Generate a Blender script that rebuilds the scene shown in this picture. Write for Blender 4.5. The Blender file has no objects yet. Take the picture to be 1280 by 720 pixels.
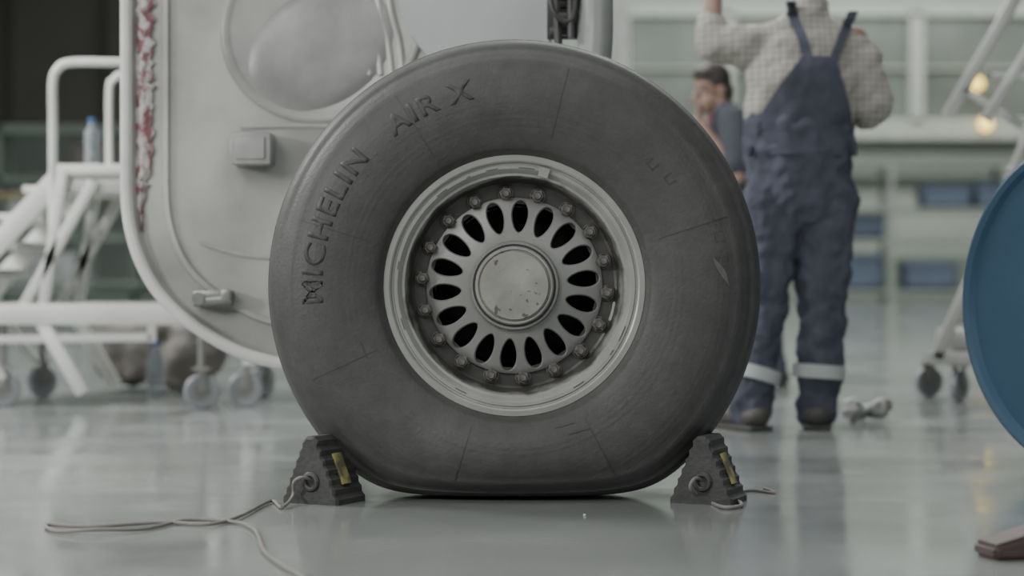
import bpy, bmesh, math, random
from mathutils import Vector, Matrix, noise
from mathutils.bvhtree import BVHTree
random.seed(4)
FPX=2540.0; CH=0.547
def W(x,y,d): return Vector(((x-640)*d/FPX, d, CH-(y-350)*d/FPX))
def F(x,y,z=0.0):
    d=(CH-z)*FPX/(y-350); return Vector(((x-640)*d/FPX,d,z))
scene=bpy.context.scene
COL=scene.collection

# ---------------- materials
def mat(name,col,rough=0.5,metal=0.0,col2=None,nscale=6.0,bump=0.0,bscale=60.0,emit=0,trans=0.0,stretch=(1,1,1),spec=0.5,contrast=(0.35,0.7)):
    m=bpy.data.materials.new(name); m.use_nodes=True
    nt=m.node_tree; N=nt.nodes; L=nt.links
    b=N['Principled BSDF']
    b.inputs['Base Color'].default_value=(*col,1); b.inputs['Roughness'].default_value=rough
    b.inputs['Metallic'].default_value=metal; b.inputs['Specular IOR Level'].default_value=spec
    tc=N.new('ShaderNodeTexCoord'); mp=N.new('ShaderNodeMapping'); mp.inputs['Scale'].default_value=stretch
    L.new(tc.outputs['Object'],mp.inputs['Vector'])
    if col2 is None: col2=tuple(c*0.8 for c in col)
    n=N.new('ShaderNodeTexNoise'); n.inputs['Scale'].default_value=nscale; n.inputs['Detail'].default_value=6
    L.new(mp.outputs[0],n.inputs['Vector'])
    r=N.new('ShaderNodeValToRGB'); r.color_ramp.elements[0].color=(*col2,1); r.color_ramp.elements[1].color=(*col,1)
    r.color_ramp.elements[0].position=contrast[0]; r.color_ramp.elements[1].position=contrast[1]
    L.new(n.outputs['Fac'],r.inputs[0]); L.new(r.outputs[0],b.inputs['Base Color'])
    if bump>0:
        n2=N.new('ShaderNodeTexNoise'); n2.inputs['Scale'].default_value=bscale; n2.inputs['Detail'].default_value=4
        L.new(mp.outputs[0],n2.inputs['Vector'])
        bp=N.new('ShaderNodeBump'); bp.inputs['Strength'].default_value=bump; bp.inputs['Distance'].default_value=0.01
        L.new(n2.outputs['Fac'],bp.inputs['Height']); L.new(bp.outputs[0],b.inputs['Normal'])
    if emit>0:
        b.inputs['Emission Color'].default_value=(*col,1); b.inputs['Emission Strength'].default_value=emit
    if trans>0:
        b.inputs['Transmission Weight'].default_value=trans; b.inputs['IOR'].default_value=1.3
    return m

# ---------------- geometry helper
class G:
    def __init__(s): s.bm=bmesh.new(); s.mi=0
    def _tag(s,f0):
        for f in list(s.bm.faces)[f0:]: f.material_index=s.mi
    def faces(s,verts,faces):
        n=len(s.bm.faces); vs=[s.bm.verts.new(v) for v in verts]
        for f in faces:
            try: s.bm.faces.new([vs[i] for i in f])
            except ValueError: pass
        s._tag(n)
        return vs
    def box(s,c,size,rot=None,bev=0.0):
        t=bmesh.new(); bmesh.ops.create_cube(t,size=1)
        bmesh.ops.scale(t,vec=Vector(size),verts=t.verts)
        if bev>0: bmesh.ops.bevel(t,geom=list(t.edges),offset=bev,segments=2,affect='EDGES',profile=0.5)
        M=Matrix.Translation(Vector(c))@(rot.to_4x4() if rot is not None else Matrix.Identity(4))
        t.transform(M); s.merge(t)
    def merge(s,t):
        t.verts.index_update()
        s.faces([v.co.copy() for v in t.verts],[[v.index for v in f.verts] for f in t.faces]); t.free()
    def beam(s,a,b,w,h,up=Vector((0,0,1)),bev=0.003):
        a=Vector(a); b=Vector(b); d=b-a; z=d.normalized(); x=up.cross(z)
        if x.length<1e-3: x=Vector((1,0,0)).cross(z)
        x.normalize(); y=z.cross(x)
        R=Matrix((x,y,z)).transposed()
        s.box((a+b)/2,(w,h,d.length),R,bev)
    def chain(s,pts,rad,side=None,n=16,flat=False):
        pts=[Vector(p) for p in pts]; rad=[(r,r) if not isinstance(r,(tuple,list)) else r for r in rad]
        secs=[]
        m=len(pts)
        tang=[]
        for i in range(m):
            a=pts[max(i-1,0)]; b=pts[min(i+1,m-1)]; tang.append((b-a).normalized())
        def frame(t):
            sd=side if side is not None else (Vector((1,0,0)) if abs(t.x)<0.8 else Vector((0,1,0)))
            x=(sd-t*sd.dot(t)); x.normalize(); return x,t.cross(x)
        if not flat:
            for ph in (75,50,25):
                c,sn=math.cos(math.radians(ph)),math.sin(math.radians(ph)); r=min(rad[0])
                secs.append((pts[0]-tang[0]*r*sn,rad[0][0]*c,rad[0][1]*c,tang[0]))
        for i in range(m): secs.append((pts[i],rad[i][0],rad[i][1],tang[i]))
        if not flat:
            for ph in (25,50,75):
                c,sn=math.cos(math.radians(ph)),math.sin(math.radians(ph)); r=min(rad[-1])
                secs.append((pts[-1]+tang[-1]*r*sn,rad[-1][0]*c,rad[-1][1]*c,tang[-1]))
        V=[];Fc=[]
        for (p,a,b,t) in secs:
            x,y=frame(t)
            for k in range(n):
                an=2*math.pi*k/n; V.append(p+x*a*math.cos(an)+y*b*math.sin(an))
        for i in range(len(secs)-1):
            for k in range(n):
                k2=(k+1)%n; Fc.append((i*n+k,i*n+k2,(i+1)*n+k2,(i+1)*n+k))
        Fc.append(tuple(range(n-1,-1,-1))); q=(len(secs)-1)*n; Fc.append(tuple(q+k for k in range(n)))
        s.faces(V,Fc)
    def tube(s,pts,r,n=10,smooth=0,closed=False):
        pts=[Vector(p) for p in pts]
        if smooth:
            out=[]; m=len(pts)
            for i in range(m-1):
                p0=pts[max(i-1,0)];p1=pts[i];p2=pts[i+1];p3=pts[min(i+2,m-1)]
                for j in range(smooth):
                    t=j/smooth
                    out.append(0.5*((2*p1)+(p2-p0)*t+(2*p0-5*p1+4*p2-p3)*t*t+(3*p1-p0-3*p2+p3)*t**3))
            out.append(pts[-1]); pts=out
        V=[];Fc=[];m=len(pts)
        t=(pts[1]-pts[0]).normalized(); x=t.orthogonal().normalized()
        for i in range(m):
            tt=(pts[min(i+1,m-1)]-pts[max(i-1,0)]).normalized()
            x=(x-tt*x.dot(tt)).normalized(); y=tt.cross(x)
            for k in range(n):
                an=2*math.pi*k/n; V.append(pts[i]+(x*math.cos(an)+y*math.sin(an))*r)
        for i in range(m-1):
            for k in range(n):
                k2=(k+1)%n; Fc.append((i*n+k,i*n+k2,(i+1)*n+k2,(i+1)*n+k))
        Fc.append(tuple(range(n-1,-1,-1))); q=(m-1)*n; Fc.append(tuple(q+k for k in range(n)))
        s.faces(V,Fc)
    def lathe(s,prof,n=96,M=None,capends=False):
        V=[];Fc=[];m=len(prof)
        for (r,w) in prof:
            for k in range(n):
                a=2*math.pi*k/n; v=Vector((r*math.cos(a),-w,r*math.sin(a)))
                V.append(M@v if M else v)
        for i in range(m-1):
            for k in range(n):
                k2=(k+1)%n; Fc.append((i*n+k,i*n+k2,(i+1)*n+k2,(i+1)*n+k))
        if capends: Fc.append(tuple(range(n))); Fc.append(tuple((m-1)*n+k for k in range(n-1,-1,-1)))
        s.faces(V,Fc)
    def ell(s,c,rad,M=None,sub=3):
        t=bmesh.new(); bmesh.ops.create_icosphere(t,subdivisions=sub,radius=1)
        bmesh.ops.scale(t,vec=Vector(rad),verts=t.verts); bmesh.ops.translate(t,vec=Vector(c),verts=t.verts)
        if M: t.transform(M)
        s.merge(t)
    def done(s,name,mats,parent=None,loc=None,smooth=True,angle=35,remesh=None,sm=4,disp=None,solid=None,norm=True):
        if norm: bmesh.ops.recalc_face_normals(s.bm,faces=s.bm.faces)
        if loc is None:
            mn=Vector((1e9,)*3); mx=-mn
            for v in s.bm.verts:
                for i in range(3): mn[i]=min(mn[i],v.co[i]); mx[i]=max(mx[i],v.co[i])
            c=(mn+mx)/2; c.z=mn.z
            bmesh.ops.translate(s.bm,vec=-c,verts=s.bm.verts); loc=c
        me=bpy.data.meshes.new(name); s.bm.to_mesh(me); s.bm.free()
        if not isinstance(mats,(list,tuple)): mats=[mats]
        o=bpy.data.objects.new(name,me); COL.objects.link(o); o.location=loc
        if remesh or solid or disp:
            if remesh:
                k=o.modifiers.new('r','REMESH'); k.mode='VOXEL'; k.voxel_size=remesh
                k=o.modifiers.new('s','SMOOTH'); k.factor=0.5; k.iterations=sm
            if disp:
                for (st,sc) in disp:
                    tx=bpy.data.textures.new('fold','CLOUDS'); tx.noise_scale=sc
                    k=o.modifiers.new('d','DISPLACE'); k.texture=tx; k.strength=st; k.mid_level=0.5; k.texture_coords='LOCAL'
            if solid:
                k=o.modifiers.new('t','SOLIDIFY'); k.thickness=solid; k.offset=0
            bpy.context.view_layer.update()
            dg=bpy.context.evaluated_depsgraph_get()
            nm=bpy.data.meshes.new_from_object(o.evaluated_get(dg)); o.modifiers.clear(); o.data=nm; nm.name=name
        for m in mats: 
            if o.data.materials.find(m.name)<0: o.data.materials.append(m)
        if smooth:
            for p in o.data.polygons: p.use_smooth=True
            if not remesh:
                try: o.data.set_sharp_from_angle(angle=math.radians(angle))
                except Exception: pass
        if parent: attach(o,parent)
        return o
def attach(o,p):
    bpy.context.view_layer.update()
    o.parent=p; o.matrix_parent_inverse=p.matrix_world.inverted()
def empty(name,loc,label,cat,group=None):
    e=bpy.data.objects.new(name,None); COL.objects.link(e); e.location=loc; e.empty_display_size=0.1
    tag(e,label,cat,group); bpy.context.view_layer.update(); return e
def tag(o,label,cat,group=None):
    o['label']=label; o['category']=cat
    if group: o['group']=group
def struct(o): o['kind']='structure'; return o

# materials
M_white=mat('white_paint',(0.66,0.67,0.64),0.35,col2=(0.55,0.55,0.53),nscale=3)
M_door=mat('gear_door_paint',(0.48,0.48,0.455),0.3,col2=(0.25,0.25,0.24),nscale=2.0,bump=0.05,bscale=20,contrast=(0.34,0.62))  # mottled dark tones are stains plus the door's shaded areas, put in the colour
M_doorlip=mat('door_edge_paint',(0.72,0.72,0.69),0.35,col2=(0.55,0.55,0.53),nscale=5)
M_panel=mat('pale_panel',(0.50,0.515,0.525),0.4,col2=(0.43,0.445,0.455),nscale=3)
M_steel=mat('brushed_steel',(0.30,0.30,0.29),0.35,0.5,nscale=20)
M_strut=mat('strut_grey',(0.32,0.33,0.32),0.4,0.1,nscale=6)
M_dark=mat('dark_metal',(0.07,0.07,0.07),0.5,0.3)
M_black=mat('black_rubber',(0.060,0.060,0.058),0.7,col2=(0.038,0.038,0.038),nscale=20,bump=0.3,bscale=80)
M_yellow=mat('faded_yellow',(0.36,0.31,0.12),0.6,col2=(0.12,0.11,0.07),nscale=30,contrast=(0.4,0.6))
M_rope=mat('grey_cord',(0.24,0.225,0.21),0.8,bump=0.3,bscale=300)
M_skin=mat('skin',(0.33,0.21,0.165),0.55,col2=(0.27,0.165,0.13))
M_hair=mat('dark_hair',(0.045,0.036,0.032),0.6,bump=0.6,bscale=120)
M_navy=mat('navy_workwear',(0.088,0.094,0.128),0.9,col2=(0.060,0.066,0.092),nscale=9,bump=0.25,bscale=40)
M_navy2=mat('navy_polo',(0.060,0.064,0.084),0.85)
M_red=mat('red_trim',(0.26,0.06,0.06),0.8)
M_refl=mat('reflective_band',(0.5,0.52,0.53),0.4)
M_blue=mat('blue_enamel',(0.062,0.125,0.20),0.4,col2=(0.050,0.104,0.168),nscale=4)
M_blueD=mat('blue_plastic',(0.15,0.19,0.27),0.6)
M_tarp=mat('brown_tarp',(0.19,0.175,0.155),0.8,col2=(0.085,0.08,0.075),nscale=5,bump=0.5,bscale=15)
M_wood=mat('reddish_brown_wood',(0.075,0.05,0.048),0.7,stretch=(1,8,8),nscale=8)
M_clear=mat('clear_plastic',(0.75,0.8,0.85),0.15,trans=0.8)
M_cap=mat('bottle_cap_blue',(0.08,0.15,0.35),0.4)
M_shoe=mat('worn_shoe',(0.085,0.08,0.075),0.6)

# floor
def floor_mat():
    m=mat('epoxy_floor',(0.285,0.298,0.290),0.2,col2=(0.215,0.228,0.22),nscale=0.9,bump=0.018,bscale=7,spec=0.65)
    nt=m.node_tree; N=nt.nodes; L=nt.links; b=N['Principled BSDF']
    n=N.new('ShaderNodeTexNoise'); n.inputs['Scale'].default_value=2.2; n.inputs['Detail'].default_value=8
    tc=[x for x in N if x.type=='TEX_COORD'][0]; L.new(tc.outputs['Object'],n.inputs['Vector'])
    mr=N.new('ShaderNodeMapRange'); mr.inputs['From Min'].default_value=0.3; mr.inputs['From Max'].default_value=0.7; mr.inputs['To Min'].default_value=0.05; mr.inputs['To Max'].default_value=0.21
    L.new(n.outputs['Fac'],mr.inputs[0]); L.new(mr.outputs[0],b.inputs['Roughness'])
    return m
g=G(); g.faces([(-30,-12,0),(30,-12,0),(30,56,0),(-30,56,0)],[(0,1,2,3)])
struct(g.done('floor',floor_mat(),loc=Vector((0,0,0)),smooth=False))
M_wall=mat('pale_green_wall',(0.32,0.345,0.315),0.8,col2=(0.26,0.285,0.255),nscale=0.4)
M_walld=mat('dark_wall',(0.115,0.112,0.098),0.8,nscale=0.4)
M_ceil=mat('ceiling',(0.3,0.3,0.3),0.9)
def wall(name,c,size,m):
    g=G(); g.box(c,size); return struct(g.done(name,m,smooth=False))
wall('wall_back',(0,56.2,7),(60,0.4,14),M_wall)
wall('wall_left',(-30.2,22,7),(0.4,68,14),M_walld)
wall('wall_right',(30.2,22,7),(0.4,68,14),M_wall)
wall('wall_front',(0,-12.2,7),(60,0.4,14),M_wall)
wall('ceiling',(0,22,14.2),(60,68,0.4),M_ceil)
g=G(); g.box((-14.2,55.8,8.3),(20.5,0.3,7.0)); 
for i in range(8): g.box((-24+i*2.6,55.6,8.3),(0.15,0.2,7.0))
struct(g.done('trim_4',M_walld,smooth=False))
M_wallg=mat('teal_grey_wall_band',(0.19,0.215,0.195),0.7,col2=(0.15,0.175,0.16),nscale=0.4)
g=G(); g.box((-14.2,55.85,2.4),(20.5,0.2,4.8)); struct(g.done('trim_5',M_wallg,smooth=False))
M_pane=mat('window_glass_dim',(0.19,0.21,0.19),0.3,col2=(0.11,0.125,0.112),nscale=0.5)
M_mull=mat('window_frame',(0.44,0.46,0.42),0.5)
wi=1
for x0,x1 in ((2.6,5.8),(6.0,11.0),(11.2,16.2),(16.4,22)):
    g=G(); zc=(4.85+7.9)/2
    g.box(((x0+x1)/2,55.9,zc),(x1-x0,0.1,3.05)); g.mi=1
    for z in (4.85,7.9): g.box(((x0+x1)/2,55.8,z),(x1-x0+0.2,0.25,0.22))
    g.box(((x0+x1)/2,55.8,6.35),(x1-x0,0.2,0.06))
    for x in (x0,x1): g.box((x,55.8,zc),(0.18,0.25,3.05))
    struct(g.done('window_%d'%wi,[M_pane,M_mull],smooth=False)); wi+=1
g=G(); g.box((12,55.75,4.55),(20,0.5,0.3)); struct(g.done('trim_1',M_mull,smooth=False))
M_trimg=mat('grey_green_trim',(0.17,0.20,0.17),0.7)
g=G(); g.box((12,55.8,3.6),(20,0.3,0.5)); struct(g.done('trim_2',M_trimg,smooth=False))
g=G(); g.box((12,55.8,0.6),(20,0.3,1.2)); struct(g.done('trim_3',M_trimg,smooth=False))
g=G(); d=32
for dx in (-0.11,0.11): g.box((1.72+dx,d,7),(0.03,0.22,14))
g.box((1.72,d,7),(0.2,0.04,14)); g.box((1.72,d,0.03),(0.4,0.4,0.06))
c=g.done('steel_column',M_white,smooth=False); tag(c,'pale painted steel I-beam column of the hangar','column')

# ---------------- AIRCRAFT WHEEL
WC=Vector((0.006,5.18,0.533)); R=0.624; RB=0.322
wheel=empty('aircraft_wheel',(WC.x,WC.y,0),'large black aircraft tyre on grey slotted metal wheel between chocks','aircraft wheel')
PROF=[(0.312,0.135),(0.314,0.158),(0.322,0.170),(0.335,0.178),(0.337,0.1815),(0.36,0.191),(0.40,0.200),(0.44,0.2045),(0.48,0.203),(0.515,0.196),(0.548,0.181),(0.552,0.1805),(0.572,0.165),(0.590,0.145),(0.594,0.1445),(0.605,0.128),(0.6135,0.105),(0.607,0.100),(0.607,0.092),(0.6165,0.088),(0.6205,0.06),(0.6215,0.05),(0.612,0.046),(0.612,0.036),(0.623,0.032),(0.624,0.0)]
def wof(r):
    for i in range(len(PROF)-1):
        a,b=PROF[i],PROF[i+1]
        if a[0]<=r<=b[0] and b[0]>a[0]: return a[1]+(b[1]-a[1])*(r-a[0])/(b[0]-a[0])
    return 0.2
def defo(r,w,a):
    th=abs((a+math.pi/2+math.pi)%(2*math.pi)-math.pi)
    rm=R
    if th<1.3:
        b=0.5345/math.cos(th); s=0.028
        rm=-s*math.log(math.exp(-(R-0.5)/s)+math.exp(-(b-0.5)/s))+0.5
    k=(rm-RB)/(R-RB)
    if r<RB: return r,w
    return RB+(r-RB)*k, w*(1+0.45*(1-k)*min(1,(r-RB)/0.08))
fullp=PROF+[(r,-w) for r,w in reversed(PROF[:-1])]
rp=[]
for i in range(len(fullp)-1):
    a,b=fullp[i],fullp[i+1]; L_=math.hypot(a[0]-b[0],a[1]-b[1]); n=2 if L_>0.02 else 1
    for j in range(n): rp.append((a[0]+(b[0]-a[0])*j/n,a[1]+(b[1]-a[1])*j/n))
rp.append(fullp[-1])
g=G(); n=240; V=[];Fc=[]
for (r,w) in rp:
    for k in range(n):
        a=2*math.pi*k/n; r2,w2=defo(r,w,a); V.append((r2*math.cos(a),-w2,r2*math.sin(a)))
for i in range(len(rp)-1):
    for k in range(n):
        k2=(k+1)%n; Fc.append((i*n+k,i*n+k2,(i+1)*n+k2,(i+1)*n+k))
for k in range(n):
    k2=(k+1)%n; q=(len(rp)-1)*n; Fc.append((q+k,q+k2,k2,k))
g.faces(V,Fc)
def rubber(name,c1_,c2_):
    M=mat(name,c1_,0.55,col2=c2_,nscale=3.5,bump=0.14,bscale=120)
    nt=M.node_tree; N=nt.nodes; L=nt.links; b=N['Principled BSDF']
    tc=[x for x in N if x.type=='TEX_COORD'][0]
    sx=N.new('ShaderNodeSeparateXYZ'); L.new(tc.outputs['Object'],sx.inputs[0])
    cb=N.new('ShaderNodeCombineXYZ'); L.new(sx.outputs['X'],cb.inputs['X']); L.new(sx.outputs['Z'],cb.inputs['Y'])
    ln=N.new('ShaderNodeVectorMath'); ln.operation='LENGTH'; L.new(cb.outputs[0],ln.inputs[0])
    cr=N.new('ShaderNodeCombineXYZ'); L.new(ln.outputs['Value'],cr.inputs['X'])
    nr=N.new('ShaderNodeTexNoise'); nr.inputs['Scale'].default_value=70; nr.inputs['Detail'].default_value=3; L.new(cr.outputs[0],nr.inputs['Vector'])
    bp=[x for x in N if x.type=='BUMP'][0]
    bp2=N.new('ShaderNodeBump'); bp2.inputs['Strength'].default_value=0.3; bp2.inputs['Distance'].default_value=0.004
    L.new(nr.outputs['Fac'],bp2.inputs['Height']); L.new(bp.outputs[0],bp2.inputs['Normal']); L.new(bp2.outputs[0],b.inputs['Normal'])
    n3=N.new('ShaderNodeTexNoise'); n3.inputs['Scale'].default_value=18; n3.inputs['Detail'].default_value=10; n3.inputs['Roughness'].default_value=0.7; L.new(tc.outputs['Object'],n3.inputs['Vector'])
    mr=N.new('ShaderNodeMapRange'); mr.inputs['From Min'].default_value=0.35; mr.inputs['From Max'].default_value=0.75; mr.inputs['To Min'].default_value=0.86; mr.inputs['To Max'].default_value=1.25
    L.new(n3.outputs['Fac'],mr.inputs[0])
    vm=N.new('ShaderNodeVectorMath'); vm.operation='SCALE'; L.new([x for x in N if x.type=='VALTORGB'][0].outputs[0],vm.inputs[0]); L.new(mr.outputs[0],vm.inputs['Scale'])
    L.new(vm.outputs[0],b.inputs['Base Color'])
    return M
M_tyre=rubber('tyre_rubber',(0.068,0.068,0.066),(0.050,0.050,0.049))
tyre=g.done('tyre',M_tyre,parent=wheel,loc=WC,angle=50)
tyre['label']='black rubber aircraft tyre with raised sidewall lettering'
M_letter=mat('raised_rubber_lettering',(0.050,0.050,0.049),0.6,col2=(0.042,0.042,0.042))
M_mark=mat('moulded_rubber_mark',(0.050,0.050,0.049),0.6)
def letters(txt,a0,a1,r0,h,name='lettering'):
    cu=bpy.data.curves.new('t','FONT'); cu.body=txt; cu.size=1; cu.extrude=0.0; cu.space_character=1.15; cu.offset=0.024
    o=bpy.data.objects.new('t',cu); COL.objects.link(o); bpy.context.view_layer.update()
    me=bpy.data.meshes.new_from_object(o.evaluated_get(bpy.context.evaluated_depsgraph_get()))
    bpy.data.objects.remove(o)
    bm=bmesh.new(); bm.from_mesh(me)
    bmesh.ops.remove_doubles(bm,verts=bm.verts,dist=1e-5)
    for _ in range(2):
        bmesh.ops.subdivide_edges(bm,edges=[e for e in bm.edges if e.calc_length()>0.2],cuts=1)
    bmesh.ops.triangulate(bm,faces=bm.faces)
    xs=[v.co.x for v in bm.verts]; ys=[v.co.y for v in bm.verts]; x0,x1=min(xs),max(xs); y0,y1=min(ys),max(ys)
    ret=bmesh.ops.extrude_face_region(bm,geom=list(bm.faces))
    top=set(v for v in ret['geom'] if isinstance(v,bmesh.types.BMVert))
    for v in bm.verts:
        u=(v.co.x-x0)/(x1-x0); q=(v.co.y-y0)/(y1-y0)
        a=math.radians(a0+(a1-a0)*u); r=r0+h*q; w=wof(r)+(0.0012 if v in top else -0.004)
        v.co=Vector((r*math.cos(a),-w,r*math.sin(a)))
    g=G(); g.bm.free(); g.bm=bm
    return g.done(name,M_letter,parent=tyre,loc=WC,smooth=False)
letters('MICHELIN',185,139,0.470,0.053)
letters('AIR X',129,102,0.468,0.051)
def arcbar(g,a0,a1,r0,r1,h=0.0009):
    n=max(2,int(abs(a1-a0)/1.5)+1); V=[]
    for i in range(n+1):
        a=math.radians(a0+(a1-a0)*i/n)
        for (r,hh) in ((r0,-0.004),(r0,h),(r1,h),(r1,-0.004)):
            r2,w2=defo(r,wof(r)+hh,a); V.append((r2*math.cos(a),-w2,r2*math.sin(a)))
    Fc=[]
    for i in range(n):
        for k in range(4):
            k2=(k+1)%4; Fc.append((i*4+k,i*4+k2,(i+1)*4+k2,(i+1)*4+k))
    Fc.append((0,1,2,3)); Fc.append((n*4+3,n*4+2,n*4+1,n*4)); g.faces(V,Fc)
def mark(bars,h=0.0011):
    g=G()
    for b4 in bars: arcbar(g,*b4,h)
    g.done('sidewall_marking',M_mark,parent=tyre,loc=WC,smooth=False)
for a in (76,122,163,-107,-62,18,-155):
    mark([(a-0.12,a+0.12,0.37+j*0.018,0.388+j*0.018) for j in range(10)],0.0010)
for (a0,a1,r) in ((-70,-62,0.40),(-74,-66,0.372),(60,63,0.41),(200,206,0.40)): mark([(a0,a1,r,r+0.003)])
for (a,r) in ((40,0.44),(33,0.45),(12,0.505),(5,0.50)):
    mark([(a,a+0.35,r,r+0.022),(a,a+2.9,r,r+0.0025),(a+2.6,a+2.95,r,r+0.022)])
g=G()
M_scuff=mat('pale_scuff',(0.12,0.12,0.12),0.8,nscale=40)
Vs=[]
for i in range(9):
    t=i/8; a=math.radians(8-8*t); ww=0.016*math.sin(math.pi*min(1,t*1.02))+0.001; r=0.492+0.035*t
    for s in (-1,1):
        rr=r+s*ww*0.5; Vs.append((rr*math.cos(a),-(wof(rr)+0.0012),rr*math.sin(a)))
g.faces(Vs,[(2*i,2*i+1,2*i+3,2*i+2) for i in range(8)])
g.done('scuff_mark',M_scuff,parent=tyre,loc=WC)

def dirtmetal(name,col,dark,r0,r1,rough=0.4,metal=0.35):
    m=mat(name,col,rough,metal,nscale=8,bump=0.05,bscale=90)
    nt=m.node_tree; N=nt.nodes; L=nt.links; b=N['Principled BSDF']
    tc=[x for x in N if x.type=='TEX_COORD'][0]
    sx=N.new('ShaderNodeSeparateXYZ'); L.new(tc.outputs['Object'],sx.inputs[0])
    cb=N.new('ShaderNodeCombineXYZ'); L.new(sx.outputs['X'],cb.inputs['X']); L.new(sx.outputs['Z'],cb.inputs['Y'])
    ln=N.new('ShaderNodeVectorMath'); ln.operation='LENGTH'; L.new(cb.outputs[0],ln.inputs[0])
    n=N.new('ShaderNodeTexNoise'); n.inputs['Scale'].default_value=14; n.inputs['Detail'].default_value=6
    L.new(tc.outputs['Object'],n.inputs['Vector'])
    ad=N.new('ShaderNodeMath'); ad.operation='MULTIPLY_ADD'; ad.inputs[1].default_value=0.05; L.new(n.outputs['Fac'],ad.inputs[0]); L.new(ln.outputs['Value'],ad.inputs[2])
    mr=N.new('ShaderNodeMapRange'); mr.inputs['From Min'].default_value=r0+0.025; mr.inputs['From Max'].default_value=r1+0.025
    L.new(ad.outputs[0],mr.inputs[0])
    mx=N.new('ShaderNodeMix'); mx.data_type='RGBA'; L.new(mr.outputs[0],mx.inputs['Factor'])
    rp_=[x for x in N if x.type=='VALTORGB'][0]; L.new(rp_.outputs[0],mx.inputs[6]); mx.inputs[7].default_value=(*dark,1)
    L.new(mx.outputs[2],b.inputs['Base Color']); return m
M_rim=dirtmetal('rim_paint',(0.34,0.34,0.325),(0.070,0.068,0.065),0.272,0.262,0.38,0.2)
M_disc=dirtmetal('wheel_disc_paint',(0.245,0.245,0.235),(0.065,0.062,0.058),0.200,0.236,0.42,0.2)
F0=0.172
rimp=[(0.316,0.12),(0.3255,F0-0.016),(0.3255,F0-0.005),(0.3215,F0),(0.309,F0),(0.305,F0-0.003),(0.303,F0-0.009),(0.299,F0-0.010),(0.2975,F0-0.006),(0.289,F0-0.007),(0.283,F0-0.013),(0.278,F0-0.020),(0.272,F0-0.021),(0.269,F0-0.026),(0.266,F0-0.050),(0.259,F0-0.066),(0.256,F0-0.072),(0.25,F0-0.076),(0.205,F0-0.076),(0.205,-0.12),(0.30,-0.12)]
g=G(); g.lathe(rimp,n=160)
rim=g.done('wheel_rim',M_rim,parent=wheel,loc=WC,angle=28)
rim['label']='light grey painted metal rim with brake dust inside'
NS=18; half=math.pi/NS; a_off=math.radians(90-4.6)
RI,RO=0.108,0.2195
def Dw(r):
    t=(r-RI)/(RO-RI); return F0-0.036-0.030*(t**1.4)
def slot(phi,grow=0.0):
    hr,ht=0.0390,0.0188
    r=0.1725+(hr+grow)*math.cos(phi); t=(ht+grow)*math.sin(phi)*(1+0.25*math.cos(phi))
    return r,t
g=G(); K=32
for s in range(NS):
    a0=a_off-s*2*half
    rows=[]
    def pt(r,ta,w):
        a=a0+ta; return Vector((r*math.cos(a),-w,r*math.sin(a)))
    for lev,(gr,dw) in enumerate(((0,-0.045),(0,-0.006),(0.0015,-0.002),(0.0035,0))):
        row=[]
        for k in range(K):
            phi=2*math.pi*k/K; r,t=slot(phi,gr); row.append((r,t/r,Dw(r)+dw))
        rows.append(row)
    bound=[]
    for k in range(K):
        phi=2*math.pi*k/K; c,sn=math.cos(phi),math.sin(phi)
        rc=0.1725
        dr=(RO-rc) if c>0 else (rc-RI)
        sc=1/max(abs(c),abs(sn)); br=rc+c*sc*dr; bt=sn*sc*half
        bound.append((br,bt))
    last=rows[-1]
    for t in (0.5,1.0):
        row=[]
        for k in range(K):
            r=last[k][0]*(1-t)+bound[k][0]*t; ta=last[k][1]*(1-t)+bound[k][1]*t; row.append((r,ta,Dw(r)))
        rows.append(row)
    V=[pt(*q) for row in rows for q in row]; Fc=[]
    for i in range(len(rows)-1):
        for k in range(K):
            k2=(k+1)%K; Fc.append((i*K+k,i*K+k2,(i+1)*K+k2,(i+1)*K+k))
    g.faces(V,Fc)
bmesh.ops.remove_doubles(g.bm,verts=g.bm.verts,dist=2e-4)
g.lathe([(0.2195,F0-0.0665),(0.221,F0-0.07),(0.221,F0-0.08)],n=144)
g.lathe([(0.1125,F0-0.038),(0.1115,F0-0.026),(0.108,F0-0.021),(0.103,F0-0.021),(0.100,F0-0.025),(0.099,F0-0.06)],n=96)
disc=g.done('wheel_disc',M_disc,parent=wheel,loc=WC,angle=40)
disc['label']='grey spoked disc with eighteen elongated slots'
g=G(); g.lathe([(0.20,0.02),(0.20,0.0),(0.05,0.0),(0.05,-0.12),(0.205,-0.12)],n=64)
g.done('brake_pack',mat('near_black_backing',(0.02,0.02,0.02),0.8),parent=wheel,loc=WC)  # even near-black surface behind the slots
g=G(); g.lathe([(0.097,F0-0.05),(0.097,F0-0.012),(0.094,F0-0.008),(0.090,F0-0.008),(0.088,F0-0.012),(0.086,F0-0.012),(0.0845,F0-0.004),(0.083,F0-0.002),(0.045,F0),(0.001,F0+0.001)],n=96)
M_hub=mat('hub_cap_paint',(0.34,0.335,0.305),0.5,0.05,col2=(0.23,0.225,0.205),nscale=11,bump=0.12,bscale=60)
nt=M_hub.node_tree; N=nt.nodes; L=nt.links; b=N['Principled BSDF']
tc=[x for x in N if x.type=='TEX_COORD'][0]; vo=N.new('ShaderNodeTexNoise'); vo.inputs['Scale'].default_value=55; vo.inputs['Detail'].default_value=3
L.new(tc.outputs['Object'],vo.inputs['Vector']); rr=N.new('ShaderNodeValToRGB'); rr.color_ramp.elements[0].position=0.30; rr.color_ramp.elements[1].position=0.35
rr.color_ramp.elements[0].color=(0.35,0.35,0.35,1)
L.new(vo.outputs['Fac'],rr.inputs[0]); mx=N.new('ShaderNodeMix'); mx.data_type='RGBA'; mx.blend_type='MULTIPLY'; mx.inputs['Factor'].default_value=1
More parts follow.
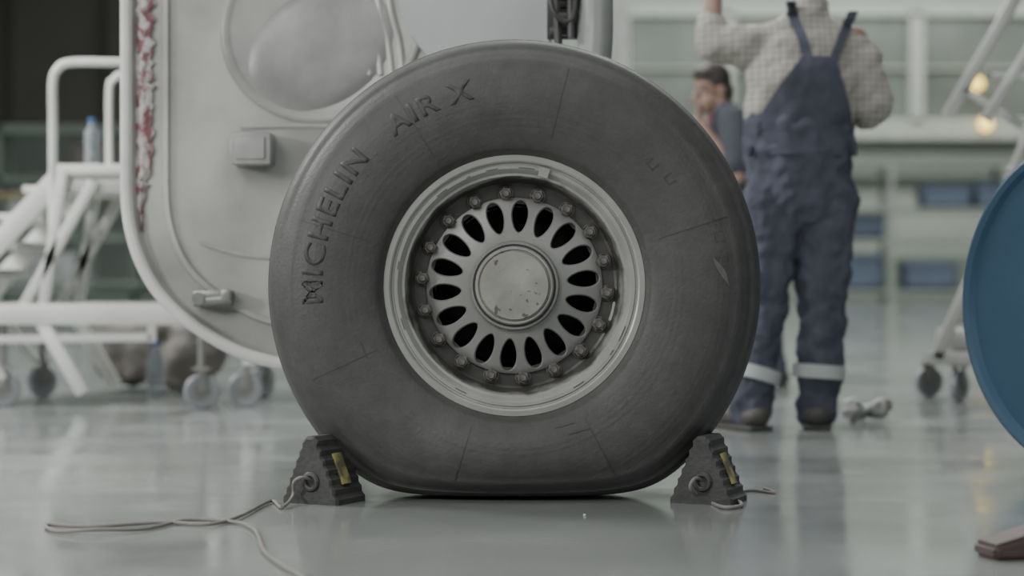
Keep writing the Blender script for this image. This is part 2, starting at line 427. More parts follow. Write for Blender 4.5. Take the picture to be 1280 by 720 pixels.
L.new([x for x in N if x.type=='VALTORGB'][0].outputs[0],mx.inputs[6]); L.new(rr.outputs[0],mx.inputs[7]); L.new(mx.outputs[2],b.inputs['Base Color'])
hub=g.done('hub_cap',M_hub,parent=wheel,loc=WC,angle=30); hub['label']='round worn off-white hub cap'
g=G(); g.lathe([(0.1005,F0-0.05),(0.1005,F0-0.018),(0.097,F0-0.018)],n=96); g.done('hub_seal',M_dark,parent=wheel,loc=WC)
g=G(); 
g.lathe([(0.0,0.0),(0.0205,0.0),(0.0205,0.005),(0.018,0.008),(0.0165,0.008)],n=24)
V=[]
for w in (0.007,0.020,0.0225):
    for k in range(6):
        a=math.pi/3*k; r=0.0168 if w<0.021 else 0.0145; V.append((r*math.cos(a),-w,r*math.sin(a)))
Fc=[(i*6+k,i*6+(k+1)%6,(i+1)*6+(k+1)%6,(i+1)*6+k) for i in range(2) for k in range(6)]+[tuple(12+k for k in range(6))]
g.faces(V,Fc)
g.lathe([(0.0098,0.02),(0.0098,0.032),(0.0075,0.035),(0.0001,0.035)],n=16)
M_nut=mat('steel_nut',(0.24,0.23,0.215),0.35,0.4,col2=(0.10,0.095,0.09),nscale=60)
P0=None
for s in range(NS):
    a=a_off-s*2*half+half
    p=WC+Vector((0.2305*math.cos(a),-(F0-0.076),0.2305*math.sin(a)))
    if P0 is None:
        o=g.done('wheel_nut',M_nut,loc=p,angle=30); P0=o
    else:
        o=P0.copy(); COL.objects.link(o)
    o.location=p; o.rotation_euler=(0,random.uniform(0,1),0); attach(o,rim)
def rb(nm,m,a0,a1,r0,r1,w):
    g=G(); V=[];n=6
    for i in range(n+1):
        a=math.radians(a0+(a1-a0)*i/n)
        for (r,ww) in ((r0,w-0.01),(r0,w),(r1,w),(r1,w-0.01)): V.append((r*math.cos(a),-ww,r*math.sin(a)))
    Fc=[(i*4+k,i*4+(k+1)%4,(i+1)*4+(k+1)%4,(i+1)*4+k) for i in range(n) for k in range(4)]+[(0,1,2,3),(n*4+3,n*4+2,n*4+1,n*4)]
    g.faces(V,Fc); g.done(nm,m,parent=rim,loc=WC,smooth=False)
rb('balance_weight',M_rim,73,78,0.276,0.300,F0+0.002)
M_tick=mat('rim_tick_grey',(0.11,0.11,0.105),0.5)
for a0,a1 in ((98,104),(112,114),(125,131),(168,172),(196,202),(300,306),(324,327),(332,340),(80,88),(240,246)): rb('rim_marking',M_tick,a0,a1,0.290,0.2925,F0-0.0055)

# ---------------- LANDING GEAR with door
DY=6.3
gear=empty('landing_gear',(0.1,DY,0.0),'aircraft landing gear leg with large white curved door','landing gear')
g=G(); g.tube([(WC.x,5.15,0.533),(WC.x,5.62,0.533)],0.05,24); g.tube([(0.0,5.62,0.45),(0.02,5.62,0.62)],0.085,24)
g.done('axle',M_steel,parent=gear)
g=G(); g.tube([(0.01,5.62,0.55),(0.08,5.72,0.8),(0.20,5.85,1.02),(0.237,5.88,1.2),(0.242,5.9,1.5),(0.245,5.9,2.7)],0.052,24,6)
g.done('strut_leg',M_strut,parent=gear)
g=G()
def WB(x,y,w,h,d,dep,rot=None): g.box(W(x,y,d),(w*d/FPX,dep,h*d/FPX),rot,0.004)
WB(705,-12,38,14,5.9,0.08); WB(708,22,26,10,5.9,0.06); WB(692,-30,18,30,5.95,0.05); WB(702,40,30,10,5.95,0.05)
g.tube([W(688,-60,5.88),W(690,10,5.86),W(716,22,5.86),W(722,-60,5.86)],0.008,8,6)
g.tube([W(712,-60,5.88),W(714,48,5.86)],0.01,8); g.tube([W(694,-60,5.9),W(698,60,5.9)],0.012,8); g.box(W(705,-6,5.98),(0.10,0.03,0.26),None,0.004)
g.tube([W(700,5,5.9),W(745,5,5.9)],0.014,8)
g.done('clamp_bracket',M_dark,parent=gear)
cor=[(150,230),(153,275),(165,322),(188,366),(222,402),(262,430),(302,450),(345,462)]
ol=[(690,-330),(420,-330),(150,-330),(150,-200),(150,-100),(150,0),(150,80),(150,160)]
def catm(P,n=4):
    out=[]
    for i in range(len(P)-1):
        p0=Vector(P[max(i-1,0)]);p1=Vector(P[i]);p2=Vector(P[i+1]);p3=Vector(P[min(i+2,len(P)-1)])
        for j in range(n):
            t=j/n; out.append(tuple(0.5*((2*p1)+(p2-p0)*t+(2*p0-5*p1+4*p2-p3)*t*t+(3*p1-p0-3*p2+p3)*t**3)))
    out.append(P[-1]); return out
ol=ol+catm(cor)+[(420,470),(520,474),(690,476)]
def off(P,d):
    out=[];n=len(P)
    for i in range(n):
        a=Vector(P[i-1]);b_=Vector(P[i]);c=Vector(P[(i+1)%n])
        e1=(b_-a).normalized(); e2=(c-b_).normalized()
        n1=Vector((e1.y,-e1.x)); n2=Vector((e2.y,-e2.x)); nn=(n1+n2)
        nn=nn.normalized(); k=1/max(0.5,nn.dot(n1)); out.append(tuple(b_+nn*d*k))
    return out
sg=1
def O(d): return off(ol,sg*d)
if min(p[0] for p in O(10))<150: sg=-sg
levels=[(0,6.44),(0,6.31),(2,6.295),(6,6.285),(17,6.285),(19,6.30),(22,6.31),(52,6.315),(54,6.295),(60,6.293),(63,6.31),(90,6.335)]
g=G(); V=[]; n=len(ol)
for (ins,yy) in levels:
    for p in O(ins):
        v=W(p[0],p[1],DY); v.y=yy; V.append(v)
Fc=[(i*n+k,i*n+(k+1)%n,(i+1)*n+(k+1)%n,(i+1)*n+k) for i in range(len(levels)-1) for k in range(n)]
g.faces(V,Fc)
q=(len(levels)-1)*n
g.faces([V[q+k] for k in range(n)],[tuple(range(n))]); g.faces([V[k] for k in range(n)],[tuple(range(n))])
bmesh.ops.remove_doubles(g.bm,verts=g.bm.verts,dist=1e-5)
door=g.done('gear_door',M_door,parent=gear,angle=30); door['label']='white curved door panel with stains and shading coloured into inner face'
g=G(); PL=[p for p in O(9)][3:-1]
g.tube([Vector((W(p[0],p[1],DY).x,6.285,W(p[0],p[1],DY).z)) for p in PL],0.019,10)
g.done('door_edge',M_doorlip,parent=door)
g=G()
M_redw=mat('torn_red_white_tape',(0.46,0.44,0.43),0.6,col2=(0.20,0.085,0.09),nscale=30,contrast=(0.42,0.56),stretch=(1,1,0.7),bump=0.6,bscale=60)
V=[]
m=120
for i in range(m+1):
    y=-300+i*(590)/m; xl=170+4*noise.noise(Vector((y*0.11,1,0)))+ (8*max(0,(y-230)/60)**2); xr=xl+20+9*noise.noise(Vector((y*0.17,5,0)))
    if y>200: xr=xl+(xr-xl)*max(0.05,(1-(y-200)/95))
    for x,yy in ((xl,6.312),(xl,6.302),((xl+xr)/2,6.292+0.008*noise.noise(Vector((y*0.3,9,0)))),(xr,6.302),(xr,6.312)):
        v=W(x,y,DY); v.y=yy; V.append(v)
g.faces(V,[(i*5+k,i*5+k+1,(i+1)*5+k+1,(i+1)*5+k) for i in range(m) for k in range(4)])
g.done('seal_strip',M_redw,parent=door)['label']='torn red and white tape strip'
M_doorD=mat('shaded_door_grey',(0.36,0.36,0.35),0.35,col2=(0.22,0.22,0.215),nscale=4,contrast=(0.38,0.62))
def relief(cx,cy,rx,ry,tilt,rings,name,mt):
    g=G(); n=72; V=[]
    for s_,yy in rings:
        for k in range(n):
            a=2*math.pi*k/n; x=rx*s_*math.cos(a); y=ry*s_*math.sin(a)
            xx=x*math.cos(tilt)-y*math.sin(tilt); y2=x*math.sin(tilt)+y*math.cos(tilt)
            v=W(cx+xx,cy+y2,DY); v.y=yy; V.append(v)
    g.faces(V,[(i*n+k,i*n+(k+1)%n,(i+1)*n+(k+1)%n,(i+1)*n+k) for i in range(len(rings)-1) for k in range(n)]+[tuple((len(rings)-1)*n+k for k in range(n))])
    return g.done(name,mt,parent=door,angle=60)
relief(402,30,132,122,-0.5,[(1,6.337),(0.985,6.328),(0.96,6.324),(0.93,6.325),(0.90,6.331),(0.88,6.3342)],'recess_frame',M_door)
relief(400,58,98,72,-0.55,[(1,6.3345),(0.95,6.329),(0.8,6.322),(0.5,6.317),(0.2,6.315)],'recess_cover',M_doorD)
def rib(P,r=0.009):
    g=G(); g.tube([Vector((W(x,y,DY).x,6.336,W(x,y,DY).z)) for x,y in P],r,8,6); g.done('door_rib',M_door,parent=door)
for dx in (-42,-28,-14,0): rib([(480+dx,-80),(486+dx,0),(498+dx,50),(503+dx,92)],0.012)
rib([(300,158),(390,156),(440,158)]); rib([(222,-150),(222,60),(224,200)])
rib([(236,300),(300,318),(345,322)])
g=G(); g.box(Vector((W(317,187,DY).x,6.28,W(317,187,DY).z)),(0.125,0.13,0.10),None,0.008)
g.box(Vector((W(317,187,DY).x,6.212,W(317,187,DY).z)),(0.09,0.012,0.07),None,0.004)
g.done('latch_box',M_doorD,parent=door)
g=G(); c=W(268,373,DY)
g.box((c.x,6.29,c.z),(0.12,0.05,0.05),None,0.005); g.tube([(c.x-0.055,6.25,c.z-0.01),(c.x+0.06,6.25,c.z+0.0)],0.015,12)
g.tube([(c.x-0.04,6.25,c.z),(c.x-0.04,6.23,c.z)],0.02,12); g.box((c.x+0.045,6.26,c.z+0.01),(0.03,0.06,0.035),None,0.004)
g.done('hinge_fitting',M_steel,parent=door)
g=G(); P=[(486,-330),(686,-330),(686,75),(540,80),(514,45),(500,10)]
V=[]
for yy,ins in ((6.33,0),(6.25,0),(6.245,0)):
    for (x,y) in P: v=W(x,y,DY); v.y=yy; V.append(v)
n=6; g.faces(V,[(i*n+k,i*n+(k+1)%n,(i+1)*n+(k+1)%n,(i+1)*n+k) for i in range(2) for k in range(n)]+[tuple(2*n+k for k in range(n))])
g.done('fairing_panel',M_panel,parent=gear,smooth=False)
g=G(); g.tube([(0.05,6.33,1.9),(0.245,5.9,1.85)],0.02,12); g.done('door_brace',M_steel,parent=gear)
g=G(); g.tube([(0.05,6.33,0.8),(0.08,5.72,0.8)],0.02,12); g.done('door_brace',M_steel,parent=gear)

# ---------------- CHOCKS
def chock(px,label,rot,dx):
    base=F(px,628); base.y=4.955+dx
    e=empty('wheel_chock',(base.x,base.y,0),label,'wheel chock','rubber wheel chocks at the tyre')
    h=0.165;b2=0.080; L_=0.13
    T=7
    right=[]
    for i in range(T):
        t=i/T; x=b2*(1-t)+0.012*t; z=0.0+h*t
        t2=(i+0.65)/T; x2=b2*(1-t2)+0.012*t2; z2=h*t2
        right+= [(x,z),(x2+0.006,z2-0.002),(x2,z2+0.003)]
    right.append((0.010,h))
    prof=right+[(-x,z) for x,z in reversed(right)]
    Rm=Matrix.Translation(base)@Matrix.Rotation(math.radians(rot),4,'Z')
    g=G(); n=len(prof); V=[]
    for (yy,sc) in ((0.0,0.93),(0.006,1.0),(L_,1.0),(L_+0.005,0.95)):
        for x,z in prof: V.append(Rm@Vector((x*sc,yy,0.06+(z-0.06)*sc if z>0.004 else 0.0)))
    Fc=[(i*n+k,i*n+(k+1)%n,(i+1)*n+(k+1)%n,(i+1)*n+k) for i in range(3) for k in range(n)]+[tuple(range(n)),tuple(3*n+k for k in range(n-1,-1,-1))]
    g.faces(V,Fc)
    g.done('chock_body',M_black,parent=e,smooth=False)
    for sgn in (1,-1):
        g=G()
        sl=Vector((-(b2-0.012),0,h)).normalized(); sl.x*=sgn
        nrm=Vector((sl.z*1,0,-sl.x)) if sgn>0 else Vector((-sl.z,0,sl.x))
        mid=Vector((sgn*(b2+0.012)/2,L_/2,h/2))+ (nrm*0.006)
        x=Vector((0,1,0)); z=sl; y=z.cross(x)
        Rr=Matrix((x,y,z)).transposed()
        t=bmesh.new(); bmesh.ops.create_cube(t,size=1); bmesh.ops.scale(t,vec=(0.036,0.006,0.080),verts=t.verts)
        t.transform(Rm@Matrix.Translation(mid)@Rr.to_4x4()); g.merge(t)
        g.done('yellow_stripe',M_yellow,parent=e,smooth=False)
    g=G(); ce=Vector((0.004,-0.001,0.055))
    g.tube([Rm@(ce+Vector((0.018*math.cos(a),0,0.018*math.sin(a)))) for a in [2*math.pi*k/24 for k in range(25)]],0.007,8)
    g.done('eyelet',M_dark,parent=e)
    return e,Rm,ce
c1,R1,e1=chock(389,'black rubber wheel chock with yellow stripe and long cord',-27,0.0)
c2,R2,e2=chock(874,'black rubber wheel chock with yellow stripe and short cord loop',-22,0.0)
g=G()
p=R1@(e1+Vector((0,0.02,0)))
pts=[p,R1@(e1+Vector((-0.01,-0.02,0.012))),R1@(e1+Vector((-0.03,-0.028,0.0))),R1@(e1+Vector((-0.036,-0.025,-0.035))),F(352,634,0.006),F(338,626,0.006),F(300,645,0.006),F(262,655,0.006),F(200,653,0.006),F(120,658,0.006),F(60,656,0.006),F(72,664,0.006),F(120,662,0.012),F(180,661,0.006),F(235,650,0.006),F(290,652,0.006),F(318,662,0.006),F(330,688,0.006),F(352,706,0.006),F(378,722,0.006),F(392,745,0.006)]
g.tube(pts,0.0042,8,8); 
o=g.done('cord',M_rope,parent=c1)
g=G(); p=R2@(e2+Vector((0,0.02,0)))
g.tube([p,R2@(e2+Vector((-0.012,-0.02,0.01))),R2@(e2+Vector((-0.02,-0.03,-0.015))),F(885,626,0.006),F(905,634,0.006),F(926,632,0.006),F(922,626,0.006),F(900,622,0.006)],0.0045,8,8)
g.done('cord',M_rope,parent=c2)
g=G(); g.tube([F(920,615,0.004),F(942,613,0.004),F(968,616,0.004),F(955,610,0.004)],0.0035,8,6)
o=g.done('cord_scrap',M_rope); tag(o,'short scrap of grey cord lying on the floor','cord')

# ---------------- PEOPLE
def hand(g,M,curl=25,spread=4):
    def T(v): return M@Vector(v)
    sx=(M.to_3x3()@Vector((1,0,0))).normalized()
    g.chain([T((0,0,-0.01)),T((0,0,0.03)),T((0,0.002,0.085))],[(0.028,0.019),(0.038,0.017),(0.041,0.013)],side=sx)
    for i,(x,l) in enumerate(((-0.032,0.062),(-0.011,0.074),(0.011,0.08),(0.032,0.072))):
        p=Vector((x,0,0.083)); sa=math.radians((x/0.032)*spread); ang=math.radians(curl*(0.6+0.1*i)); pts=[p]; 
        for sgm in (0.45,0.32,0.25):
            dvec=Vector((math.sin(sa)*math.cos(ang),math.sin(ang),math.cos(sa)*math.cos(ang))); p=p+dvec*l*sgm; pts.append(p); ang+=math.radians(curl)
        g.chain([T(q) for q in pts],[0.0095,0.0088,0.008,0.007],side=sx,n=10)
    g.chain([T((0.028,0.004,0.02)),T((0.056,0.014,0.05)),T((0.064,0.024,0.075)),T((0.064,0.036,0.094))],[0.014,0.011,0.0095,0.008],side=sx,n=10)
def head(g,M):
    g.ell((0,0.012,0.028),(0.076,0.095,0.103),M); g.ell((0,-0.02,-0.055),(0.06,0.07,0.065),M)
    g.chain([M@Vector((0,-0.085,0.012)),M@Vector((0,-0.108,-0.024))],[0.008,0.013],n=10)
    g.ell((0,-0.074,0.024),(0.056,0.018,0.012),M); g.ell((0,-0.084,-0.06),(0.025,0.012,0.008),M); g.ell((0,-0.076,-0.098),(0.024,0.02,0.02),M)
    for s in (-1,1): g.ell((s*0.079,0.012,-0.012),(0.009,0.018,0.031),M)
M_eye=mat('eye',(0.4,0.4,0.38),0.2,col2=(0.35,0.35,0.35))
def headbits(parent,M,big=False):
    for s in (-1,1):
        g=G(); g.ell((s*0.031,-0.079,0.0),(0.013,0.009,0.009),M,2); g.done('eye',M_eye,parent=parent)
        g=G(); g.chain([M@Vector((s*0.015,-0.088,0.027)),M@Vector((s*0.050,-0.078,0.027))],[0.006,0.004],n=8); g.done('eyebrow',M_hair,parent=parent)
    g=G(); g.ell((0,0.022,0.050),(0.086,0.098,0.098),M); g.ell((0,0.052,-0.015),(0.083,0.062,0.085),M)
    g.ell((0,-0.040,0.088),(0.064,0.052,0.036),M)
    g.done('hair',M_hair,parent=parent,remesh=0.008,sm=5,disp=[(0.012,0.03)])

BY=7.5
def hm(pos,rx=0,ry=0,rz=0): return Matrix.Translation(pos)@Matrix.Rotation(math.radians(rz),4,'Z')@Matrix.Rotation(math.radians(ry),4,'Y')@Matrix.Rotation(math.radians(rx),4,'X')
X=Vector((1,0,0))
LA=[(0.968,7.5,0.90),(0.925,7.47,0.50),(0.868,7.43,0.09)]
RA=[(1.152,7.5,0.90),(1.142,7.49,0.50),(1.122,7.48,0.09)]
g=G()
g.chain([(1.06,7.5,0.88),(1.05,7.5,1.02),(1.07,7.49,1.25),(1.085,7.5,1.42)],[(0.165,0.12),(0.15,0.11),(0.175,0.12),(0.15,0.09)],side=X,n=24)
g.chain(LA,[0.085,0.06,0.045]); g.chain(RA,[0.085,0.06,0.045])
for (x,y,ang) in ((0.858,7.43,20),(1.122,7.48,-5)):
    dv=Vector((-math.sin(math.radians(ang)),math.cos(math.radians(ang)),0)); b0=Vector((x,y,0.045))
    g.chain([b0-dv*0.03,b0+dv*0.16],[(0.034,0.03),(0.04,0.022)],side=X)
g.chain([(0.93,7.5,1.435),(0.735,7.54,1.44)],[0.056,0.045]); g.chain([(0.735,7.54,1.44),(0.765,7.66,1.64)],[0.043,0.03])
g.chain([(1.26,7.5,1.43),(1.335,7.48,1.18)],[0.056,0.043]); g.chain([(1.335,7.48,1.18),(1.25,7.72,1.135)],[0.042,0.029])
g.chain([(1.09,7.5,1.42),(1.11,7.52,1.62)],[0.062,0.055])
HM=hm(Vector((1.115,7.54,1.70)),rx=12,rz=180-10)
head(g,HM)
hand(g,hm(Vector((0.77,7.675,1.655)),rx=-25,ry=25,rz=-60))
hand(g,Matrix.Translation(Vector((1.245,7.735,1.135)))@Matrix.Rotation(math.radians(-100),4,'X')@Matrix.Rotation(math.radians(-20),4,'Y'),curl=30)
pa=g.done('person',M_skin,remesh=0.0065,sm=3)
tag(pa,'worker in navy bib overalls and checked shirt, one arm raised','person')
headbits(pa,HM)
M_shirt=mat('checked_shirt',(0.44,0.42,0.38),0.9,col2=(0.34,0.325,0.29),nscale=8,bump=0.2,bscale=30)
nt=M_shirt.node_tree; N=nt.nodes; L=nt.links; b=N['Principled BSDF']
tc=[x for x in N if x.type=='TEX_COORD'][0]; sx=N.new('ShaderNodeSeparateXYZ'); L.new(tc.outputs['Object'],sx.inputs[0])
prev=[x for x in N if x.type=='VALTORGB'][0].outputs[0]
for ax in ('X','Z'):
    mu=N.new('ShaderNodeMath'); mu.operation='MULTIPLY'; mu.inputs[1].default_value=42; L.new(sx.outputs[ax],mu.inputs[0])
    fr=N.new('ShaderNodeMath'); fr.operation='FRACT'; L.new(mu.outputs[0],fr.inputs[0])
    gt=N.new('ShaderNodeMath'); gt.operation='LESS_THAN'; gt.inputs[1].default_value=0.22; L.new(fr.outputs[0],gt.inputs[0])
    ml=N.new('ShaderNodeMath'); ml.operation='MULTIPLY'; ml.inputs[1].default_value=0.5; L.new(gt.outputs[0],ml.inputs[0])
    mx=N.new('ShaderNodeMix'); mx.data_type='RGBA'; L.new(ml.outputs[0],mx.inputs['Factor']); L.new(prev,mx.inputs[6]); mx.inputs[7].default_value=(0.19,0.18,0.17,1)
    prev=mx.outputs[2]
L.new(prev,b.inputs['Base Color'])
g=G()
g.chain([(1.06,7.5,0.98),(1.055,7.5,1.1),(1.075,7.49,1.28),(1.085,7.495,1.40),(1.095,7.505,1.46)],[(0.185,0.135),(0.195,0.135),(0.215,0.14),(0.20,0.12),(0.13,0.085)],side=X,n=28)
g.chain([(0.98,7.5,1.41),(0.86,7.52,1.41),(0.75,7.54,1.42)],[0.088,0.085,0.07]); g.chain([(0.75,7.54,1.425),(0.745,7.58,1.49)],[0.070,0.062])
g.chain([(1.20,7.5,1.42),(1.29,7.49,1.34),(1.33,7.485,1.20)],[0.085,0.08,0.072]); g.chain([(1.335,7.48,1.19),(1.32,7.56,1.165)],[0.072,0.062])
g.chain([(1.095,7.505,1.48),(1.105,7.51,1.545)],[0.085,0.068])
shirt=g.done('shirt',M_shirt,parent=pa,remesh=0.009,sm=6,disp=[(0.03,0.09),(0.012,0.04)])
g=G()
g.chain([(1.06,7.5,0.86),(1.06,7.5,0.95),(1.055,7.5,1.05),(1.06,7.495,1.13)],[(0.205,0.15),(0.205,0.15),(0.203,0.15),(0.20,0.145)],side=X,n=28)
g.chain([(0.965,7.5,0.86),(0.945,7.49,0.68),(0.925,7.47,0.5),(0.900,7.45,0.3),(0.868,7.43,0.07)],[0.118,0.106,0.092,0.083,0.078],side=X)
g.chain([(1.16,7.5,0.86),(1.152,7.5,0.68),(1.145,7.49,0.5),(1.135,7.485,0.3),(1.122,7.48,0.07)],[0.118,0.106,0.095,0.086,0.080],side=X)
ovr=g.done('overalls',M_navy,parent=pa,remesh=0.009,sm=5,disp=[(0.045,0.11),(0.024,0.05)])
bpy.context.view_layer.update(); dg=bpy.context.evaluated_depsgraph_get()
bv=BVHTree.FromObject(shirt,dg); Mi=shirt.matrix_world.inverted()
def hitb(x,z,o=0.010,front=False):
    s=Vector((x,9.5 if front else 5.5,z)); h=bv.ray_cast(Mi@s,Vector((0,-1 if front else 1,0)))
    y=(shirt.matrix_world@h[0]).y if h[0] else 7.42
    return Vector((x,y+(o if front else -o),z))
def zpx(y): return W(0,y,BY).z
def xpx(x): return W(x,0,BY).x
for fr in (False,True):
    g=G(); rows=22; cols=18; V=[]
    for i in range(rows+1):
        t=i/rows; y=196-(196-76)*t
        xl=932+ (64)*(t**1.6); xr=1066-(30)*(t**1.5)
        for j in range(cols+1):
            V.append(hitb(xpx(xl+(xr-xl)*j/cols),zpx(y),0.012,fr))
    g.faces(V,[(i*(cols+1)+j,i*(cols+1)+j+1,(i+1)*(cols+1)+j+1,(i+1)*(cols+1)+j) for i in range(rows) for j in range(cols)])
    g.done('bib',M_navy,parent=pa,solid=0.008)
    for (x0,x1) in ((1004,985),(1034,1062)):
        g=G(); V=[]; n=14
        y1=6 if x1<1000 else 18
        for i in range(n+1):
            t=i/n; xc=x0+(x1-x0)*t; y=82+(y1-82)*t
            for s in (-6,6): V.append(hitb(xpx(xc+s),zpx(y),0.012,fr))
        g.faces(V,[(2*i,2*i+1,2*i+3,2*i+2) for i in range(n)])
        g.done('shoulder_strap',M_navy,parent=pa,solid=0.006)
for pts,r in (([(0.8835,7.441,0.178),(0.896,7.447,0.225)],0.096),([(1.1275,7.482,0.185),(1.131,7.484,0.235)],0.098)):
    g=G(); g.chain(pts,[r,r],side=X,n=28,flat=True); g.done('reflective_band',M_refl,parent=pa)
for (x,y,ang) in ((0.858,7.43,25),(1.122,7.48,-8)):
    dv=Vector((-math.sin(math.radians(ang)),math.cos(math.radians(ang)),0)); b0=Vector((x,y,0.045))
    g=G(); g.chain([b0-dv*0.075+Vector((0,0,0.005)),b0+dv*0.06,b0+dv*0.2-Vector((0,0,0.005))],[(0.047,0.038),(0.05,0.040),(0.05,0.034)],side=X)
    g.box(b0+dv*0.07-Vector((0,0,0.035)),(0.105,0.35,0.018),Matrix.Rotation(math.radians(ang),3,'Z'),0.008)
    g.done('shoe',M_shoe,parent=pa)

# person B
def Q(x,y,dy=0): v=W(x,y,10.5); v.y+=dy; return v
g=G()
hd=Q(889,112); HM2=hm(hd,rx=10,rz=-58)
head(g,HM2)
g.chain([Q(897,128),Q(906,152)],[0.058,0.065])
Yv=Vector((0,1,0))
g.chain([(1.13,10.5,1.33),(1.16,10.5,1.18),(1.19,10.5,1.0),(1.22,10.5,0.9)],[(0.15,0.10),(0.15,0.11),(0.14,0.10),(0.16,0.11)],side=Yv,n=24)
g.chain([(1.22,10.4,0.9),(1.27,10.38,0.5),(1.33,10.36,0.09)],[0.085,0.06,0.045]); g.chain([(1.22,10.6,0.9),(1.17,10.62,0.5),(1.14,10.62,0.09)],[0.085,0.06,0.045])
for (x,y) in ((1.33,10.36),(1.14,10.62)): g.chain([(x+0.03,y,0.05),(x-0.15,y,0.04)],[(0.032,0.03),(0.035,0.02)],side=Yv)
g.chain([(1.13,10.32,1.32),(1.14,10.24,1.07)],[0.056,0.043]); g.chain([(1.14,10.24,1.07),(0.955,10.30,1.33)],[0.042,0.029])
g.chain([(1.13,10.68,1.32),(1.15,10.76,1.05)],[0.056,0.043]); g.chain([(1.15,10.76,1.05),(0.98,10.72,0.98)],[0.042,0.029])
hand(g,hm(Vector((0.950,10.305,1.34)),ry=8,rz=70),curl=35)
hand(g,hm(Vector((0.97,10.72,0.975)),ry=-100),curl=30)
pb=g.done('person',M_skin,remesh=0.0065,sm=3)
tag(pb,'dark-haired worker in navy polo shirt, hand raised to his mouth','person')
headbits(pb,HM2)
g=G()
g.chain([(1.105,10.5,1.385),(1.12,10.5,1.31),(1.15,10.5,1.18),(1.18,10.5,1.0),(1.22,10.5,0.88)],[(0.13,0.09),(0.21,0.14),(0.20,0.15),(0.175,0.135),(0.175,0.13)],side=Yv,n=24)
g.chain([(1.12,10.36,1.34),(1.125,10.27,1.13)],[0.10,0.088]); g.chain([(1.13,10.64,1.34),(1.15,10.72,1.17)],[0.085,0.075])
g.done('polo_shirt',M_navy2,parent=pb,remesh=0.01,sm=5,disp=[(0.02,0.1)])
g=G(); g.chain([Q(902,139),Q(905,150)],[(0.072,0.078),(0.092,0.10)],flat=True,side=Yv); g.done('shirt_collar',M_red,parent=pb)
g=G(); g.chain([(1.22,10.5,0.93),(1.22,10.5,0.83)],[(0.17,0.13),(0.17,0.13)],side=Yv,n=24)
g.chain([(1.22,10.4,0.86),(1.27,10.38,0.5),(1.33,10.36,0.07)],[0.105,0.085,0.072]); g.chain([(1.22,10.6,0.86),(1.17,10.62,0.5),(1.14,10.62,0.07)],[0.105,0.085,0.072])
g.done('trousers',M_navy,parent=pb,remesh=0.01,sm=5,disp=[(0.025,0.1)])
for (x,y) in ((1.33,10.36),(1.14,10.62)):
    g=G(); g.chain([(x+0.045,y,0.05),(x-0.05,y,0.05),(x-0.18,y,0.04)],[(0.045,0.042),(0.045,0.04),(0.045,0.03)],side=Yv); g.box((x-0.07,y,0.009),(0.29,0.09,0.018),None,0.006); g.done('shoe',M_shoe,parent=pb)

# ---------------- casters
def caster(g,p,r=0.07,ang=0):
    M=Matrix.Translation(Vector((p[0],p[1],r)))@Matrix.Rotation(ang,4,'Z')
    g.mi=1; g.lathe([(r*0.55,0.014),(r*0.93,0.016),(r,0.010),(r,-0.010),(r*0.93,-0.016),(r*0.55,-0.014),(r*0.55,0.014)],n=28,M=M)
    g.mi=0; g.lathe([(0.001,0.012),(r*0.56,0.012),(r*0.56,-0.012),(0.001,-0.012)],n=24,M=M)
    for s in (-1,1):
        a=M@Vector((0,s*0.022,0)); b=M@Vector((0,s*0.022,r*1.25)); g.beam(a,b,0.04,0.004,up=(M.to_3x3()@Vector((0,1,0))))
    c=M@Vector((0,0,r*1.28)); g.box(c,(0.07,0.06,0.008)); g.tube([c,c+Vector((0,0,0.05))],0.015,10)
M_tread=mat('grey_caster_tread',(0.26,0.27,0.29),0.4)

# ---------------- maintenance steps
st=empty('maintenance_steps',(-2.0,9.1,0),'white wheeled maintenance platform steps with tubular handrails','platform steps')
d1,d2=8.75,9.45
zb=0.40
M_rail=mat('white_tube',(0.72,0.73,0.70),0.3)
xl,xr=-2.95,-1.15
def fx(x,d=9.1): return (x-640)*d/FPX
g=G()
for y in (d1,d2): g.beam((xl,y,zb),(xr,y,zb),0.06,0.09)
for x in (xl,-2.2,-1.65,xr): g.beam((x,d1,zb),(x,d2,zb),0.05,0.05)
g.beam((xl,d1,zb-0.12),(-1.55,d1,zb-0.10),0.03,0.035)
g.beam((xl,d1,zb-0.12),(xl,d1,zb),0.03,0.035); g.beam((-1.55,d1,zb-0.12),(-1.55,d1,zb),0.03,0.035)
for y in (d1,d2):
    g.beam((fx(70),y,zb),(fx(125),y,0.06),0.05,0.055); g.beam((fx(30),y,0.12),(fx(-20),y,zb-0.03),0.04,0.04); g.beam((xr,y,zb),(xr+0.02,y,0.18),0.05,0.05)
g.done('base_frame',M_white,parent=st)
zd=1.02
g=G(); g.box((-1.6,9.1,zd),(0.72,0.74,0.05),None,0.01); g.box((-1.6,9.1,zd-0.06),(0.66,0.66,0.07),None,0.01); g.done('platform_deck',M_white,parent=st)
for y in (d1,d2):
    for a,b2,w_ in (((-1.93,y,zd),(-2.02,y,zb),0.05),((-1.28,y,zd),(-1.28,y,zb),0.05),((-1.80,y,zd-0.05),(-2.12,y,zb),0.05)):
        g=G(); g.beam(a,b2,w_,0.045); g.done('support_post',M_white,parent=st)
g=G()
for y in (d1+0.03,d2-0.03): g.beam((-1.93,y,zd),(-2.52,y,zb-0.02),0.03,0.09)
for i in range(5):
    t=(i+0.5)/5; g.box((-1.96-0.56*t,9.1,zd-0.02-0.60*t),(0.20,0.64,0.03),None,0.004)
g.done('stair_flight',M_white,parent=st)
g=G()
x0=fx(66,d1); zt=W(0,78,d1).z
